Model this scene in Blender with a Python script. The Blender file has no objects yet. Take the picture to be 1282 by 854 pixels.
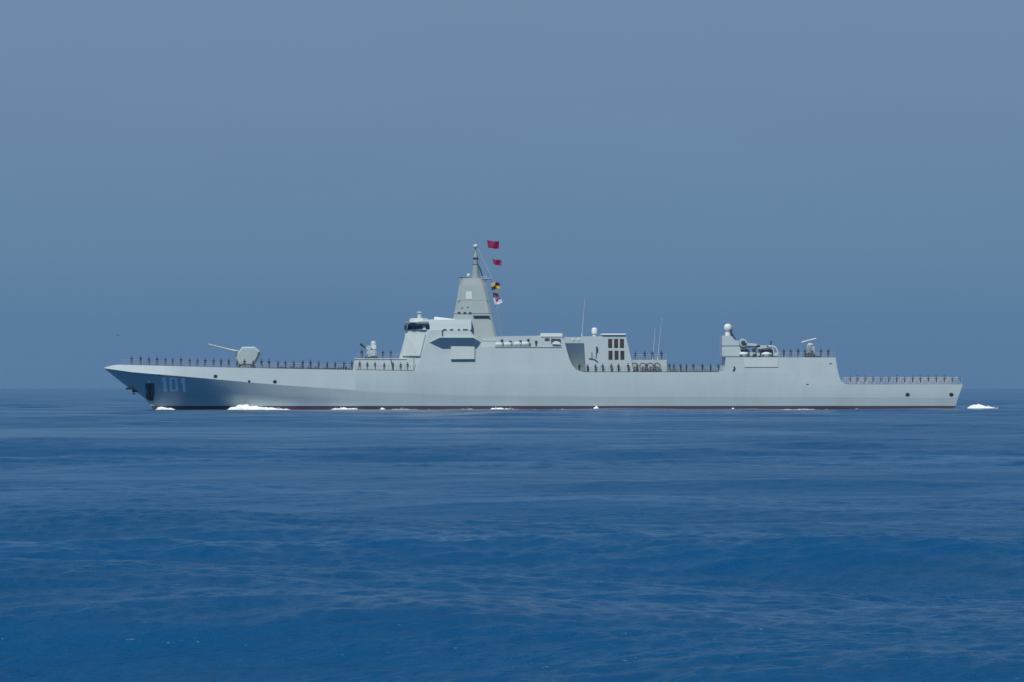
import bpy, bmesh, math, random
import numpy as np
from mathutils import Vector, Matrix, noise as mnoise

random.seed(7)
rng = np.random.default_rng(11)
R = math.radians
scene = bpy.context.scene
col = scene.collection

# ------------------------------------------------------------------ camera
D = 900.0                 # metres from the camera to the ship's centre plane
F = 5375.0                # focal length in pixels of the 1282-wide photograph
CAM_Z = 5.0
HOR = 483.0               # eye-level row of the photograph; the sea's edge shows a little lower
cam_d = bpy.data.cameras.new('camera')
cam = bpy.data.objects.new('camera', cam_d)
col.objects.link(cam)
cam.location = (0, 0, CAM_Z)
cam.rotation_euler = (R(90) + math.atan((HOR - 427.0) / F), 0, 0)
cam_d.sensor_width = 36.0
cam_d.lens = 36.0 * F / 1282.0
cam_d.clip_start = 1.0
cam_d.clip_end = 120000.0
scene.camera = cam

# ------------------------------------------------------------------ world, sun, exposure
SUN_EL, SUN_AZ = R(57), R(204)      # azimuth clockwise from +Y (north); sun behind the camera, to the left
world = bpy.data.worlds.new('World')
scene.world = world
world.use_nodes = True
nt = world.node_tree
for n in list(nt.nodes):
    nt.nodes.remove(n)
out = nt.nodes.new('ShaderNodeOutputWorld')
bg = nt.nodes.new('ShaderNodeBackground')
sky = nt.nodes.new('ShaderNodeTexSky')
sky.sky_type = 'NISHITA'
sky.sun_disc = False
sky.sun_elevation = SUN_EL
sky.sun_rotation = SUN_AZ
sky.air_density = 1.0
sky.dust_density = 1.0
sky.ozone_density = 2.5
bg.inputs['Strength'].default_value = 0.10
# the maritime haze of the day: low down the sky is a dull blue haze band that gives way to the clear sky above
tc = nt.nodes.new('ShaderNodeTexCoord')
sep = nt.nodes.new('ShaderNodeSeparateXYZ')
def world_ramp(stops):
    r = nt.nodes.new('ShaderNodeValToRGB')
    el = r.color_ramp.elements
    el[0].position, el[0].color = stops[0][0], (*stops[0][1], 1)
    el[1].position, el[1].color = stops[-1][0], (*stops[-1][1], 1)
    for p, c in stops[1:-1]:
        e = el.new(p)
        e.color = (*c, 1)
    nt.links.new(sep.outputs['Z'], r.inputs[0])
    return r
haze = world_ramp([(0.0, (.090, .186, .335)), (0.012, (.100, .200, .345)), (0.03, (.122, .226, .360)), (0.06, (.145, .247, .382)), (0.095, (.160, .265, .400)), (0.16, (.120, .235, .395)), (0.28, (.075, .180, .345)), (0.5, (.070, .150, .300))])  # stops above the haze band darkened and blued to deepen the wave reflections
fade = world_ramp([(0.30, (1, 1, 1)), (0.60, (0, 0, 0))])
gain = nt.nodes.new('ShaderNodeVectorMath')
gain.operation = 'SCALE'
gain.inputs['Scale'].default_value = 1.0 / bg.inputs['Strength'].default_value
mix = nt.nodes.new('ShaderNodeMix')
mix.data_type = 'RGBA'
nt.links.new(tc.outputs['Generated'], sep.inputs[0])
nt.links.new(haze.outputs[0], gain.inputs[0])
nt.links.new(fade.outputs[0], mix.inputs[0])
nt.links.new(sky.outputs[0], mix.inputs[6])
nt.links.new(gain.outputs[0], mix.inputs[7])
wmap = nt.nodes.new('ShaderNodeMapping')
wmap.inputs['Scale'].default_value = (3.0, 3.0, 14.0)
wn = nt.nodes.new('ShaderNodeTexNoise')
wn.inputs['Scale'].default_value = 3.0
wn.inputs['Detail'].default_value = 5
wr = nt.nodes.new('ShaderNodeMapRange')
wr.inputs['To Min'].default_value = 0.955
wr.inputs['To Max'].default_value = 1.045
wsc = nt.nodes.new('ShaderNodeVectorMath')
wsc.operation = 'SCALE'
nt.links.new(tc.outputs['Generated'], wmap.inputs[0])
nt.links.new(wmap.outputs[0], wn.inputs['Vector'])
nt.links.new(wn.outputs[0], wr.inputs[0])
nt.links.new(mix.outputs[2], wsc.inputs[0])
nt.links.new(wr.outputs[0], wsc.inputs['Scale'])
nt.links.new(wsc.outputs[0], bg.inputs[0])
nt.links.new(bg.outputs[0], out.inputs[0])

sun_d = bpy.data.lights.new('sun', 'SUN')
sun_d.energy = 3.5
sun_d.angle = R(0.5)
sun_d.color = (1.0, 0.95, 0.87)
sun = bpy.data.objects.new('sun', sun_d)
col.objects.link(sun)
to_sun = Vector((math.sin(SUN_AZ) * math.cos(SUN_EL), math.cos(SUN_AZ) * math.cos(SUN_EL), math.sin(SUN_EL)))
sun.rotation_euler = to_sun.to_track_quat('Z', 'Y').to_euler()
sun.location = (-200, -100, 400)

scene.view_settings.view_transform = 'Standard'
scene.view_settings.look = 'None'
scene.view_settings.exposure = 0.0
scene.view_settings.gamma = 1.0
scene.view_settings.use_curve_mapping = False
scene.render.engine = 'CYCLES'
scene.cycles.use_denoising = True
scene.cycles.max_bounces = 6
scene.cycles.use_adaptive_sampling = False
scene.cycles.caustics_reflective = False
scene.cycles.caustics_refractive = False

# ------------------------------------------------------------------ helpers
def P(px, py, lat=0.0):
    """photograph pixel -> ship-local metres (x aft, y away, z up) on the plane lat metres to port"""
    k = (D - lat) / F
    return Vector(((px - 641.0) * k, -lat, CAM_Z + (HOR - py) * k))

def tag(o, label=None, cat=None, group=None, kind=None):
    if label: o['label'] = label
    if cat: o['category'] = cat
    if group: o['group'] = group
    if kind: o['kind'] = kind
    return o

def obj(name, bm_or_mesh, mats, parent=None, smooth=None, loc=None):
    if isinstance(bm_or_mesh, bmesh.types.BMesh):
        me = bpy.data.meshes.new(name)
        bmesh.ops.recalc_face_normals(bm_or_mesh, faces=bm_or_mesh.faces)
        bm_or_mesh.to_mesh(me)
        bm_or_mesh.free()
    else:
        me = bm_or_mesh
    if not me.materials:
        for m in (mats if isinstance(mats, (list, tuple)) else [mats]):
            me.materials.append(m)
    if smooth is not None:
        me.shade_smooth()
        if smooth < 179:
            me.set_sharp_from_angle(angle=R(smooth))
    o = bpy.data.objects.new(name, me)
    col.objects.link(o)
    if parent: o.parent = parent
    if loc is not None: o.location = loc
    return o

def empty(name, loc):
    o = bpy.data.objects.new(name, None)
    o.empty_display_size = 1
    col.objects.link(o)
    o.location = loc
    return o

def box(bm, c, s, rot=None, bevel=0.0):
    m = Matrix.Translation(c) @ (rot.to_4x4() if rot else Matrix.Identity(4)) @ Matrix.Diagonal((*s, 1))
    r = bmesh.ops.create_cube(bm, size=1.0, matrix=m)
    if bevel:
        ed = list({e for v in r['verts'] for e in v.link_edges})
        bmesh.ops.bevel(bm, geom=ed, offset=bevel, segments=2, affect='EDGES', clamp_overlap=True)

def tube(bm, a, b, r0, r1=None, n=8):
    a, b = Vector(a), Vector(b)
    r1 = r0 if r1 is None else r1
    d = b - a
    q = d.to_track_quat('Z', 'Y').to_matrix().to_4x4()
    bmesh.ops.create_cone(bm, cap_ends=True, segments=n, radius1=r0, radius2=r1, depth=d.length,
                          matrix=Matrix.Translation((a + b) / 2) @ q)

def lathe(bm, c, prof, n=20):
    """prof: (radius, z) pairs about the vertical through c"""
    rings = []
    for r, z in prof:
        rings.append([bm.verts.new((c[0] + r * math.cos(2 * math.pi * i / n), c[1] + r * math.sin(2 * math.pi * i / n), c[2] + z)) for i in range(n)])
    for a, b in zip(rings, rings[1:]):
        for i in range(n):
            bm.faces.new((a[i], a[(i + 1) % n], b[(i + 1) % n], b[i]))
    bm.faces.new(rings[0]); bm.faces.new(rings[-1])

def loft(bm, rings, cap=True):
    vs = [[bm.verts.new(p) for p in r] for r in rings]
    n = len(vs[0])
    for a, b in zip(vs, vs[1:]):
        for i in range(n):
            bm.faces.new((a[i], a[(i + 1) % n], b[(i + 1) % n], b[i]))
    if cap:
        bm.faces.new(vs[0]); bm.faces.new(vs[-1])

def interp(pts):
    xs = [p[0] for p in pts]; ys = [p[1] for p in pts]
    return lambda x: float(np.interp(x, xs, ys))

def smoothed(pts, w):
    f = interp(pts)
    return lambda x: sum(f(x + k * w) for k in (-1, -.5, 0, .5, 1)) / 5

# ------------------------------------------------------------------ materials
def mat(name, base, rough=0.6, var=0.0, vscale=1.0, stretch=(1, 1, 1), spec=0.4, metal=0.0, bump=0.0, bscale=5.0, streak=0.0):
    m = bpy.data.materials.new(name)
    m.use_nodes = True
    t = m.node_tree
    b = t.nodes['Principled BSDF']
    b.inputs['Roughness'].default_value = rough
    b.inputs['Specular IOR Level'].default_value = spec
    b.inputs['Metallic'].default_value = metal
    b.inputs['Base Color'].default_value = (*base, 1)
    if var or bump:
        c = t.nodes.new('ShaderNodeTexCoord')
        mp = t.nodes.new('ShaderNodeMapping')
        mp.inputs['Scale'].default_value = stretch
        t.links.new(c.outputs['Object'], mp.inputs[0])
    if var:
        n = t.nodes.new('ShaderNodeTexNoise')
        n.inputs['Scale'].default_value = vscale
        n.inputs['Detail'].default_value = 5
        t.links.new(mp.outputs[0], n.inputs['Vector'])
        r = t.nodes.new('ShaderNodeValToRGB')
        r.color_ramp.elements[0].position = 0.3
        r.color_ramp.elements[1].position = 0.7
        r.color_ramp.elements[0].color = (*[x * (1 - var) for x in base], 1)
        r.color_ramp.elements[1].color = (*[min(1, x * (1 + var)) for x in base], 1)
        t.links.new(n.outputs[0], r.inputs[0])
        t.links.new(r.outputs[0], b.inputs['Base Color'])
    if streak:
        mp3 = t.nodes.new('ShaderNodeMapping')
        mp3.inputs['Scale'].default_value = (0.9, 0.9, 0.07)
        n3 = t.nodes.new('ShaderNodeTexNoise')
        n3.inputs['Scale'].default_value = 1.0
        n3.inputs['Detail'].default_value = 6
        r3 = t.nodes.new('ShaderNodeMapRange')
        r3.inputs['From Min'].default_value = 0.45
        r3.inputs['From Max'].default_value = 0.75
        r3.inputs['To Min'].default_value = 1.0
        r3.inputs['To Max'].default_value = 1.0 - streak
        # welded plate seams, a touch darker than the plating
        br = t.nodes.new('ShaderNodeTexBrick')
        br.inputs['Scale'].default_value = 1.0
        br.inputs['Brick Width'].default_value = 8.0
        br.inputs['Row Height'].default_value = 2.4
        br.inputs['Mortar Size'].default_value = 0.035
        br.inputs['Color1'].default_value = (1, 1, 1, 1)
        br.inputs['Color2'].default_value = (.99, .99, .99, 1)
        br.inputs['Mortar'].default_value = (.92, .92, .92, 1)
        sp = t.nodes.new('ShaderNodeSeparateXYZ'); cb = t.nodes.new('ShaderNodeCombineXYZ')
        t.links.new(c.outputs['Object'], sp.inputs[0])
        t.links.new(sp.outputs['X'], cb.inputs['X']); t.links.new(sp.outputs['Z'], cb.inputs['Y'])
        t.links.new(cb.outputs[0], br.inputs['Vector'])
        t.links.new(c.outputs['Object'], mp3.inputs[0])
        t.links.new(mp3.outputs[0], n3.inputs['Vector'])
        t.links.new(n3.outputs[0], r3.inputs[0])
        v1 = t.nodes.new('ShaderNodeVectorMath'); v1.operation = 'SCALE'
        v2 = t.nodes.new('ShaderNodeVectorMath'); v2.operation = 'MULTIPLY'
        t.links.new(r.outputs[0], v1.inputs[0]); t.links.new(r3.outputs[0], v1.inputs['Scale'])
        t.links.new(v1.outputs[0], v2.inputs[0]); t.links.new(br.outputs['Color'], v2.inputs[1])
        t.links.new(v2.outputs[0], b.inputs['Base Color'])
    if bump:
        n2 = t.nodes.new('ShaderNodeTexNoise')
        n2.inputs['Scale'].default_value = bscale
        t.links.new(mp.outputs[0], n2.inputs['Vector'])
        bp = t.nodes.new('ShaderNodeBump')
        bp.inputs['Strength'].default_value = bump
        bp.inputs['Distance'].default_value = 0.05
        t.links.new(n2.outputs[0], bp.inputs['Height'])
        t.links.new(bp.outputs[0], b.inputs['Normal'])
    return m

GREY = (0.40, 0.495, 0.515)
M_hull = mat('naval_grey_hull_paint', GREY, 0.36, 0.05, 0.16, (1, 1, 0.5), spec=0.5, bump=0.25, bscale=0.5, streak=0.03)
M_house = mat('naval_grey_house_paint', GREY, 0.5, 0.04, 0.25, (1, 1, 0.5), spec=0.45, streak=0.025)
M_light = mat('light_grey_panel_paint', (0.47, 0.55, 0.54), 0.5, 0.03, 0.6)
M_mast = mat('mast_grey_paint', (0.275, 0.345, 0.35), 0.55, 0.05, 0.4)
M_array = mat('antenna_face_grey', (0.28, 0.35, 0.345), 0.6, 0.03, 0.8)
M_white = mat('white_fibreglass', (0.66, 0.70, 0.69), 0.4, 0.03, 2.0)
M_deck = mat('dark_deck_paint', (0.16, 0.19, 0.20), 0.8, 0.15, 0.8)
M_red = mat('red_antifouling_paint', (0.075, 0.047, 0.062), 0.6, 0.25, 0.5, (0.2, 1, 1))
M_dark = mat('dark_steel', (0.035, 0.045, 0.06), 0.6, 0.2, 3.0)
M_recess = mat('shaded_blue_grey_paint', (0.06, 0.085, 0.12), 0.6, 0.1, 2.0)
M_black = mat('black_opening', (0.012, 0.015, 0.02), 0.8, 0.2, 2.0)
M_glass = mat('dark_bridge_glass', (0.012, 0.018, 0.035), 0.08, 0.1, 1.0, spec=0.5)
M_rail = mat('grey_rail_steel', (0.30, 0.35, 0.38), 0.5, 0.05, 3.0)
M_net = mat('pale_net_cord', (0.52, 0.56, 0.58), 0.7, 0.05, 3.0)
M_louvre = mat('sooty_brown_louvre', (0.07, 0.055, 0.05), 0.7, 0.3, 3.0)
M_number = mat('white_number_paint', (0.94, 0.95, 0.95), 0.5, 0.06, 0.8)
M_navy = mat('navy_uniform_cloth', (0.012, 0.017, 0.032), 0.9, 0.2, 8.0)
M_skin = mat('skin', (0.36, 0.22, 0.16), 0.6, 0.1, 10.0)
M_shoe = mat('black_shoe', (0.01, 0.01, 0.012), 0.4, 0.1, 6.0)
M_cap = mat('navy_cap_cloth', (0.018, 0.022, 0.04), 0.8, 0.1, 8.0)
M_orange = mat('orange_lifebuoy', (0.5, 0.12, 0.04), 0.6, 0.1, 3.0)
M_bird = mat('dark_feathers', (0.02, 0.02, 0.022), 0.8, 0.2, 9.0)

def foam_material():
    m = bpy.data.materials.new('white_sea_foam')
    m.use_nodes = True
    t = m.node_tree
    b = t.nodes['Principled BSDF']
    b.inputs['Roughness'].default_value = 0.9
    c = t.nodes.new('ShaderNodeTexCoord')
    n = t.nodes.new('ShaderNodeTexNoise')
    n.inputs['Scale'].default_value = 1.3
    n.inputs['Detail'].default_value = 6
    r = t.nodes.new('ShaderNodeValToRGB')
    r.color_ramp.elements[0].position = 0.25
    r.color_ramp.elements[0].color = (0.55, 0.66, 0.72, 1)
    r.color_ramp.elements[1].position = 0.55
    r.color_ramp.elements[1].color = (0.86, 0.88, 0.88, 1)
    bp = t.nodes.new('ShaderNodeBump')
    bp.inputs['Strength'].default_value = 0.8
    bp.inputs['Distance'].default_value = 0.2
    t.links.new(c.outputs['Object'], n.inputs['Vector'])
    t.links.new(n.outputs[0], r.inputs[0])
    t.links.new(r.outputs[0], b.inputs['Base Color'])
    t.links.new(n.outputs[0], bp.inputs['Height'])
    t.links.new(bp.outputs[0], b.inputs['Normal'])
    return m
M_foam = foam_material()
M_lace = mat('thin_grey_foam', (0.42, 0.50, 0.56), 0.9, 0.3, 0.8)

def water_material():
    m = bpy.data.materials.new('open_sea_water')
    m.use_nodes = True
    t = m.node_tree
    b = t.nodes['Principled BSDF']
    b.inputs['IOR'].default_value = 1.33
    b.inputs['Roughness'].default_value = 0.17
    b.inputs['Base Color'].default_value = (0.001, 0.059, 0.162, 1)
    b.inputs['Specular IOR Level'].default_value = 0.31
    geo = t.nodes.new('ShaderNodeNewGeometry')
    def noise(scale, stretch, detail=4):
        mp = t.nodes.new('ShaderNodeMapping')
        mp.inputs['Scale'].default_value = stretch
        t.links.new(geo.outputs['Position'], mp.inputs[0])
        n = t.nodes.new('ShaderNodeTexNoise')
        n.inputs['Scale'].default_value = scale
        n.inputs['Detail'].default_value = detail
        t.links.new(mp.outputs[0], n.inputs['Vector'])
        return n.outputs[0]
    # gusts: wind roughens the surface in long patches
    g1 = noise(0.012, (0.22, 1.0, 1.0), 3)
    g2 = noise(0.042, (0.35, 1.0, 1.0), 4)
    gm = t.nodes.new('ShaderNodeMix')
    gm.inputs[0].default_value = 0.68
    t.links.new(g1, gm.inputs[2]); t.links.new(g2, gm.inputs[3])
    mr = t.nodes.new('ShaderNodeMapRange')
    mr.interpolation_type = 'SMOOTHSTEP'
    mr.inputs['From Min'].default_value = 0.40
    mr.inputs['From Max'].default_value = 0.54
    mr.inputs['To Min'].default_value = 0.05
    mr.inputs['To Max'].default_value = 1.0
    t.links.new(gm.outputs[0], mr.inputs[0])
    prev = None
    for scale, st, dist, stren in ((0.10, (0.5, 1.0, 1.0), 2.2, 1.0), (5.0, (0.8, 1.0, 1.0), 0.16, 1.0)):
        n = noise(scale, st, 4)
        bp = t.nodes.new('ShaderNodeBump')
        bp.inputs['Distance'].default_value = dist
        ml = t.nodes.new('ShaderNodeMath')
        ml.operation = 'MULTIPLY'
        ml.inputs[1].default_value = stren
        t.links.new(mr.outputs[0], ml.inputs[0])
        t.links.new(ml.outputs[0], bp.inputs['Strength'])
        t.links.new(n, bp.inputs['Height'])
        if prev: t.links.new(prev.outputs[0], bp.inputs['Normal'])
        prev = bp
    t.links.new(prev.outputs[0], b.inputs['Normal'])
    return m
M_water = water_material()

# ------------------------------------------------------------------ sea
def sea():
    # wave trains: swell plus a wind sea spread about one direction
    trains = []
    for L, A, spread, n in ((75, .22, 18, 5), (42, .30, 20, 9), (23, .20, 26, 14), (12, .05, 40, 16), (6, .020, 50, 18), (3.3, .020, 45, 24), (1.9, .016, 45, 30), (1.1, .012, 50, 34), (.65, .0080, 50, 34), (.40, .0048, 50, 30)):
        for _ in range(n):
            l = L * math.exp(rng.normal(0, .22))
            th = R(76 + rng.normal(0, spread))
            trains.append((2 * math.pi / l, th, A * 1.6 / math.sqrt(n) * rng.uniform(.5, 1.4), rng.uniform(0, 2 * math.pi), l))
    rg = np.random.default_rng(5)
    def fan(r, a):
        nr, na = len(r), len(a)
        rr, aa = np.meshgrid(r, a, indexing='ij')
        X = rr * np.tan(aa); Y = rr.copy()
        dr = np.gradient(r)[:, None] * np.ones((1, na))
        da = rr * (a[1] - a[0])
        Z = np.zeros_like(X)
        # gusts: short waves stand up in long patches and lie down between them
        gu = np.zeros_like(X)
        for q in range(14):
            L = rg.uniform(14, 120); th = R(90 + rg.normal(0, 35))
            gu += np.sin(2 * math.pi / L * (X * math.cos(th) * .5 + Y * math.sin(th)) + rg.uniform(0, 6.3) + 1.2 * np.sin(X * rg.uniform(.01, .05) + q))
        gu /= math.sqrt(7)
        gust = np.clip(.92 + .20 * gu, .5, 1.3)
        for k, th, A, ph, l in trains:
            c, s = math.cos(th), math.sin(th)
            # drop each train where the mesh can no longer carry it
            lim = np.clip((l / (np.maximum(dr * abs(s), da * abs(c)) + 1e-6) - 2.5) / 3.0, 0, 1)
            rows = np.where(lim.max(axis=1) > 0)[0]
            if len(rows) == 0: continue
            i1 = rows.max() + 1
            p = k * (X[:i1] * c + Y[:i1] * s) + ph
            w = A * lim[:i1] * (np.sin(p) - (0.26 if l > 9 else 0.15) * np.cos(2 * p))
            Z[:i1] += w * gust[:i1] if l < 9 else w
        # a lazy group structure so that crests come and go
        G = 0.75 + 0.45 * np.sin(X * .013 + 1.3 * np.sin(Y * .011)) * np.sin(Y * .017 + .8 * np.sin(X * .008 + 1.1))
        Z *= G * np.interp(Y, (250, 750, 1100), (1.0, .45, .45))
        return X, Y, Z
    def build(name, r, a, flat_z=None):
        X, Y, Z = fan(r, a)
        if flat_z is not None: Z[:] = flat_z
        nr, na = X.shape
        me = bpy.data.meshes.new(name)
        me.vertices.add(nr * na)
        co = np.stack([X, Y, Z], -1).astype(np.float32).ravel()
        me.vertices.foreach_set('co', co)
        i = np.arange((nr - 1) * (na - 1))
        rI, cI = i // (na - 1), i % (na - 1)
        v0 = rI * na + cI
        quads = np.stack([v0, v0 + 1, v0 + na + 1, v0 + na], -1).astype(np.int32)
        me.loops.add(quads.size)
        me.loops.foreach_set('vertex_index', quads.ravel())
        me.polygons.add(len(quads))
        me.polygons.foreach_set('loop_start', np.arange(0, quads.size, 4, dtype=np.int32))
        me.polygons.foreach_set('loop_total', np.full(len(quads), 4, dtype=np.int32))
        me.update(calc_edges=True)
        me.shade_smooth()
        me.materials.append(M_water)
        o = bpy.data.objects.new(name, me)
        col.objects.link(o)
        return o
    r = [48.0]
    while r[-1] < 1500: r.append(r[-1] + max(.075, r[-1] * .0013))
    while r[-1] < 7400: r.append(r[-1] * 1.012)
    w = build('sea', np.array(r), np.linspace(R(-9.2), R(9.2), 560))
    tag(w, kind='structure')
    # the rest of the sea, a plain sheet a little lower, out to every side
    bm = bmesh.new()
    bm.faces.new([bm.verts.new((7500 * math.sin(t), 7500 * math.cos(t), -1.2)) for t in np.linspace(0, 2 * math.pi, 256, endpoint=False)])
    tag(obj('sea_far', bm, M_water), kind='structure')
sea()

# ------------------------------------------------------------------ the ship: hull form
ship = empty('warship', (0, D, 0))
tag(ship, 'pale grey naval destroyer with hull number 101 sailing left', 'warship')

kn_y = interp([(130, 461), (165, 466), (260, 474), (320, 479.5), (360, 482.8), (460, 489.5), (540, 493), (600, 494.6), (860, 496.2), (1020, 497), (1205, 497.6)])
top_y = interp([(130, 460.6), (139, 457.8), (148, 456.6), (260, 459.6), (320, 461), (460, 463.5), (515, 464.3), (600, 465), (728, 466), (1000, 466), (1000.5, 481.6), (1205.4, 481.4)])
bk_raw = interp([(90, 0), (130, 0), (145, 1.5), (165, 3.3), (200, 5.3), (260, 7.4), (330, 8.8), (420, 9.7), (520, 10.1), (640, 10.15), (1070, 10.15), (1205, 9.6)])
def bk(px):
    """half beam at the knuckle, faired more widely away from the stem"""
    w = min(60.0, max(4.0, (px - 130) * .22))
    return sum(bk_raw(px + k * w) for k in (-1, -.75, -.5, -.25, 0, .25, .5, .75, 1)) / 9
flare = smoothed([(180, .82), (230, .82), (260, .78), (290, .62), (330, .43), (380, .24), (440, .11), (520, .045), (1205, .045)], 18)
def bw(px):
    """half beam at the waterline, from the knuckle beam and the flare of the side"""
    full = lambda q: max(0.0, bk(q) - flare(q) * (513.0 - kn_y(q)) * .1665)
    if px <= 191: return 0.0
    if px < 232: return full(232) * ((px - 191) / 41.0) ** .9
    return full(px)
stem_x = interp([(0, 130), (.46, 160), (.60, 173), (.77, 184), (1.0, 192), (1.06, 194)])
trans_x = interp([(0, 1199.5), (1.0, 1195), (1.06, 1194.5)])
TUM = 0.15
tum_bow = interp([(130, .75), (150, .62), (175, .45), (230, .22), (300, .15)])
WL = 513.0                     # waterline row
def zpx(py, lat=9.0): return CAM_Z + (HOR - py) * (D - lat) / F
def side_lat(px, py):
    """half beam of the sloping side above the knuckle"""
    return max(0.02, (bk(px) if px > 131 else 0.02) - tum_bow(px) * (kn_y(px) - py) * .1665)
def Ps(px, py, proud=0.0):
    l = side_lat(px, py)
    return P(px, py, l + proud)

def low_pt(s, f, side, proud=0.0):
    """point on the hull below the knuckle: s along the ship, f from knuckle 0 to waterline 1"""
    xk = 130 + (1199.5 - 130) * s
    xw = 192 + (1195 - 192) * s
    x0, x1 = stem_x(f), trans_x(f)
    x = x0 + (x1 - x0) * s
    py = kn_y(xk) * (1 - f) + WL * f
    b_k = bk(xk) if s > 0 else 0
    b_w = bw(xw) if s > 0 else 0
    e = max(0, 1 - f)
    b = b_w + (b_k - b_w) * (e ** 1.12)
    b = max(b, 0.02)
    p = P(x, py, b + proud)
    if side < 0: p.y = -p.y; p.x = P(x, py, b).x
    return p

def low_xy(px, py, proud=0.0):
    """invert low_pt on the port side for a photograph pixel"""
    s, f = (px - 130) / 1070, .5
    for _ in range(40):
        xk = 130 + 1069.5 * s
        f = (py - kn_y(xk)) / (WL - kn_y(xk))
        x0, x1 = stem_x(f), trans_x(f)
        s = (px - x0) / (x1 - x0)
    return low_pt(s, f, 1, proud)

def build_hull():
    ss = sorted(set([0, .002, .005, .01] + list(np.linspace(0.015, 1, 200)) + [(x - 130) / 1075.4 for x in (139, 148, 1000, 1000.5)]))
    fr = [0, .13, .27, .41, .55, .68, .8, .91, 1.0]
    BOOT = 508.2           # top of the red boot topping
    bm = bmesh.new()
    sides = []
    for side in (1, -1):
        cols_ = []
        for s in ss:
            xd = 130 + (1205.4 - 130) * s
            xk = 130 + (1199.5 - 130) * s
            pts = []
            b = side_lat(xk, top_y(xd))
            if s == 0: b = 0.02
            p = P(xd, top_y(xd), b); p.y *= side; pts.append(p)
            fb = (BOOT - kn_y(xk)) / (WL - kn_y(xk))
            for f in [q * fb for q in fr] + [1.0, 1.3]: pts.append(low_pt(s, f, side))
            cols_.append([bm.verts.new(p) for p in pts])
        sides.append(cols_)
        for a, b2 in zip(cols_, cols_[1:]):
            for j in range(len(a) - 1):
                fc = bm.faces.new((a[j], b2[j], b2[j + 1], a[j + 1]))
                fc.material_index = 1 if j >= 9 else 0
                fc.smooth = j > 0
    pc, sc = sides
    for i in range(len(ss) - 1):
        fc = bm.faces.new((pc[i][0], sc[i][0], sc[i + 1][0], pc[i + 1][0])); fc.material_index = 2
    for e in (0, -1):
        for j in range(len(pc[0]) - 1):
            fc = bm.faces.new((pc[e][j], pc[e][j + 1], sc[e][j + 1], sc[e][j]))
            fc.material_index = 1 if j >= 9 else 0
    me = bpy.data.meshes.new('hull')
    bmesh.ops.recalc_face_normals(bm, faces=bm.faces)
    for e in bm.edges:
        pass
    bm.to_mesh(me); bm.free()
    o = obj('hull', me, [M_hull, M_red, M_deck], ship)
    me.set_sharp_from_angle(angle=R(14))
    return o
hull = build_hull()

def mirror_prism(name, poly, latf, m, parent=ship, inset_star=0.0):
    """a block whose port outline is poly (photograph pixels) and whose starboard outline mirrors it"""
    bm = bmesh.new()
    a, b = [], []
    for px, py in poly:
        p = P(px, py, latf(px, py))
        a.append(bm.verts.new(p)); b.append(bm.verts.new((p.x, -p.y, p.z)))
    n = len(poly)
    fa = bm.faces.new(a); fb = bm.faces.new(b[::-1])
    for i in range(n):
        bm.faces.new((a[i], b[i], b[(i + 1) % n], a[(i + 1) % n]))
    bmesh.ops.triangulate(bm, faces=[fa, fb])
    return obj(name, bm, m, parent)

def lean(l0, y0, t=TUM):
    return lambda px, py: l0 - t * (y0 - py) * .1665

def octo(px0, px1, py, h, c, ca=None):
    """chamfered rectangle in plan; px range read at the near side, half width h, chamfer c metres"""
    x0, x1 = P(px0, py, h).x, P(px1, py, h).x
    z = P(0, py, h).z
    a = c if ca is None else ca
    return [(x0, -h + c, z), (x0 + c, -h, z), (x1 - a, -h, z), (x1, -h + a, z),
            (x1, h - a, z), (x1 - a, h, z), (x0 + c, h, z), (x0, h - c, z)]

def quad_plate(bm, pts, thick, nrm=None):
    """a flat plate with the given outline, thick metres proud of it"""
    pts = [Vector(p) for p in pts]
    if nrm is None:
        nrm = (pts[1] - pts[0]).cross(pts[2] - pts[0]).normalized()
        if nrm.y > 0: nrm = -nrm
    a = [bm.verts.new(p - nrm * .15) for p in pts]
    b = [bm.verts.new(p + nrm * thick) for p in pts]
    n = len(pts)
    bm.faces.new(a); bm.faces.new(b)
    for i in range(n): bm.faces.new((a[i], a[(i + 1) % n], b[(i + 1) % n], b[i]))

# ---- hull details
def hull_number():
    digits = [
        [[(203.0, 472.9), (207.9, 472.3), (209.3, 490.2), (204.7, 490.2), (204.1, 478.2), (202.2, 478.4)]],
        [[(211.8, 472.5), (214.9, 472.5), (215.9, 490.4), (212.8, 489.8)],
         [(218.8, 473.0), (221.9, 473.7), (223.3, 489.8), (220.2, 490.4)],
         [(214.9, 472.5), (218.8, 473.0), (219.0, 475.6), (215.1, 475.2)],
         [(215.8, 487.6), (219.9, 487.6), (220.2, 490.4), (215.9, 490.4)]],
        [[(227.2, 473.4), (231.3, 473.4), (232.8, 491.2), (228.9, 491.2), (228.2, 480), (226.2, 480)]],
    ]
    for d in digits:
        bm = bmesh.new()
        for poly in d:
            # follow the flare: cut each stroke in short bands
            ys = [p[1] for p in poly]
            vs = [bm.verts.new((px, py, 0)) for px, py in poly]
            fc = bm.faces.new(vs)
        y = 474.0
        while y < 490:
            bmesh.ops.bisect_plane(bm, geom=list(bm.verts) + list(bm.edges) + list(bm.faces), plane_co=(0, y, 0), plane_no=(0, 1, 0))
            y += 1.5
        for v in bm.verts:
            v.co = low_xy(v.co.x, v.co.y, 0.02)
        r = bmesh.ops.extrude_face_region(bm, geom=list(bm.faces))
        for g in r['geom']:
            if isinstance(g, bmesh.types.BMVert): g.co.y -= 0.02
        obj('hull_digit', bm, M_number, hull)
hull_number()

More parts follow.
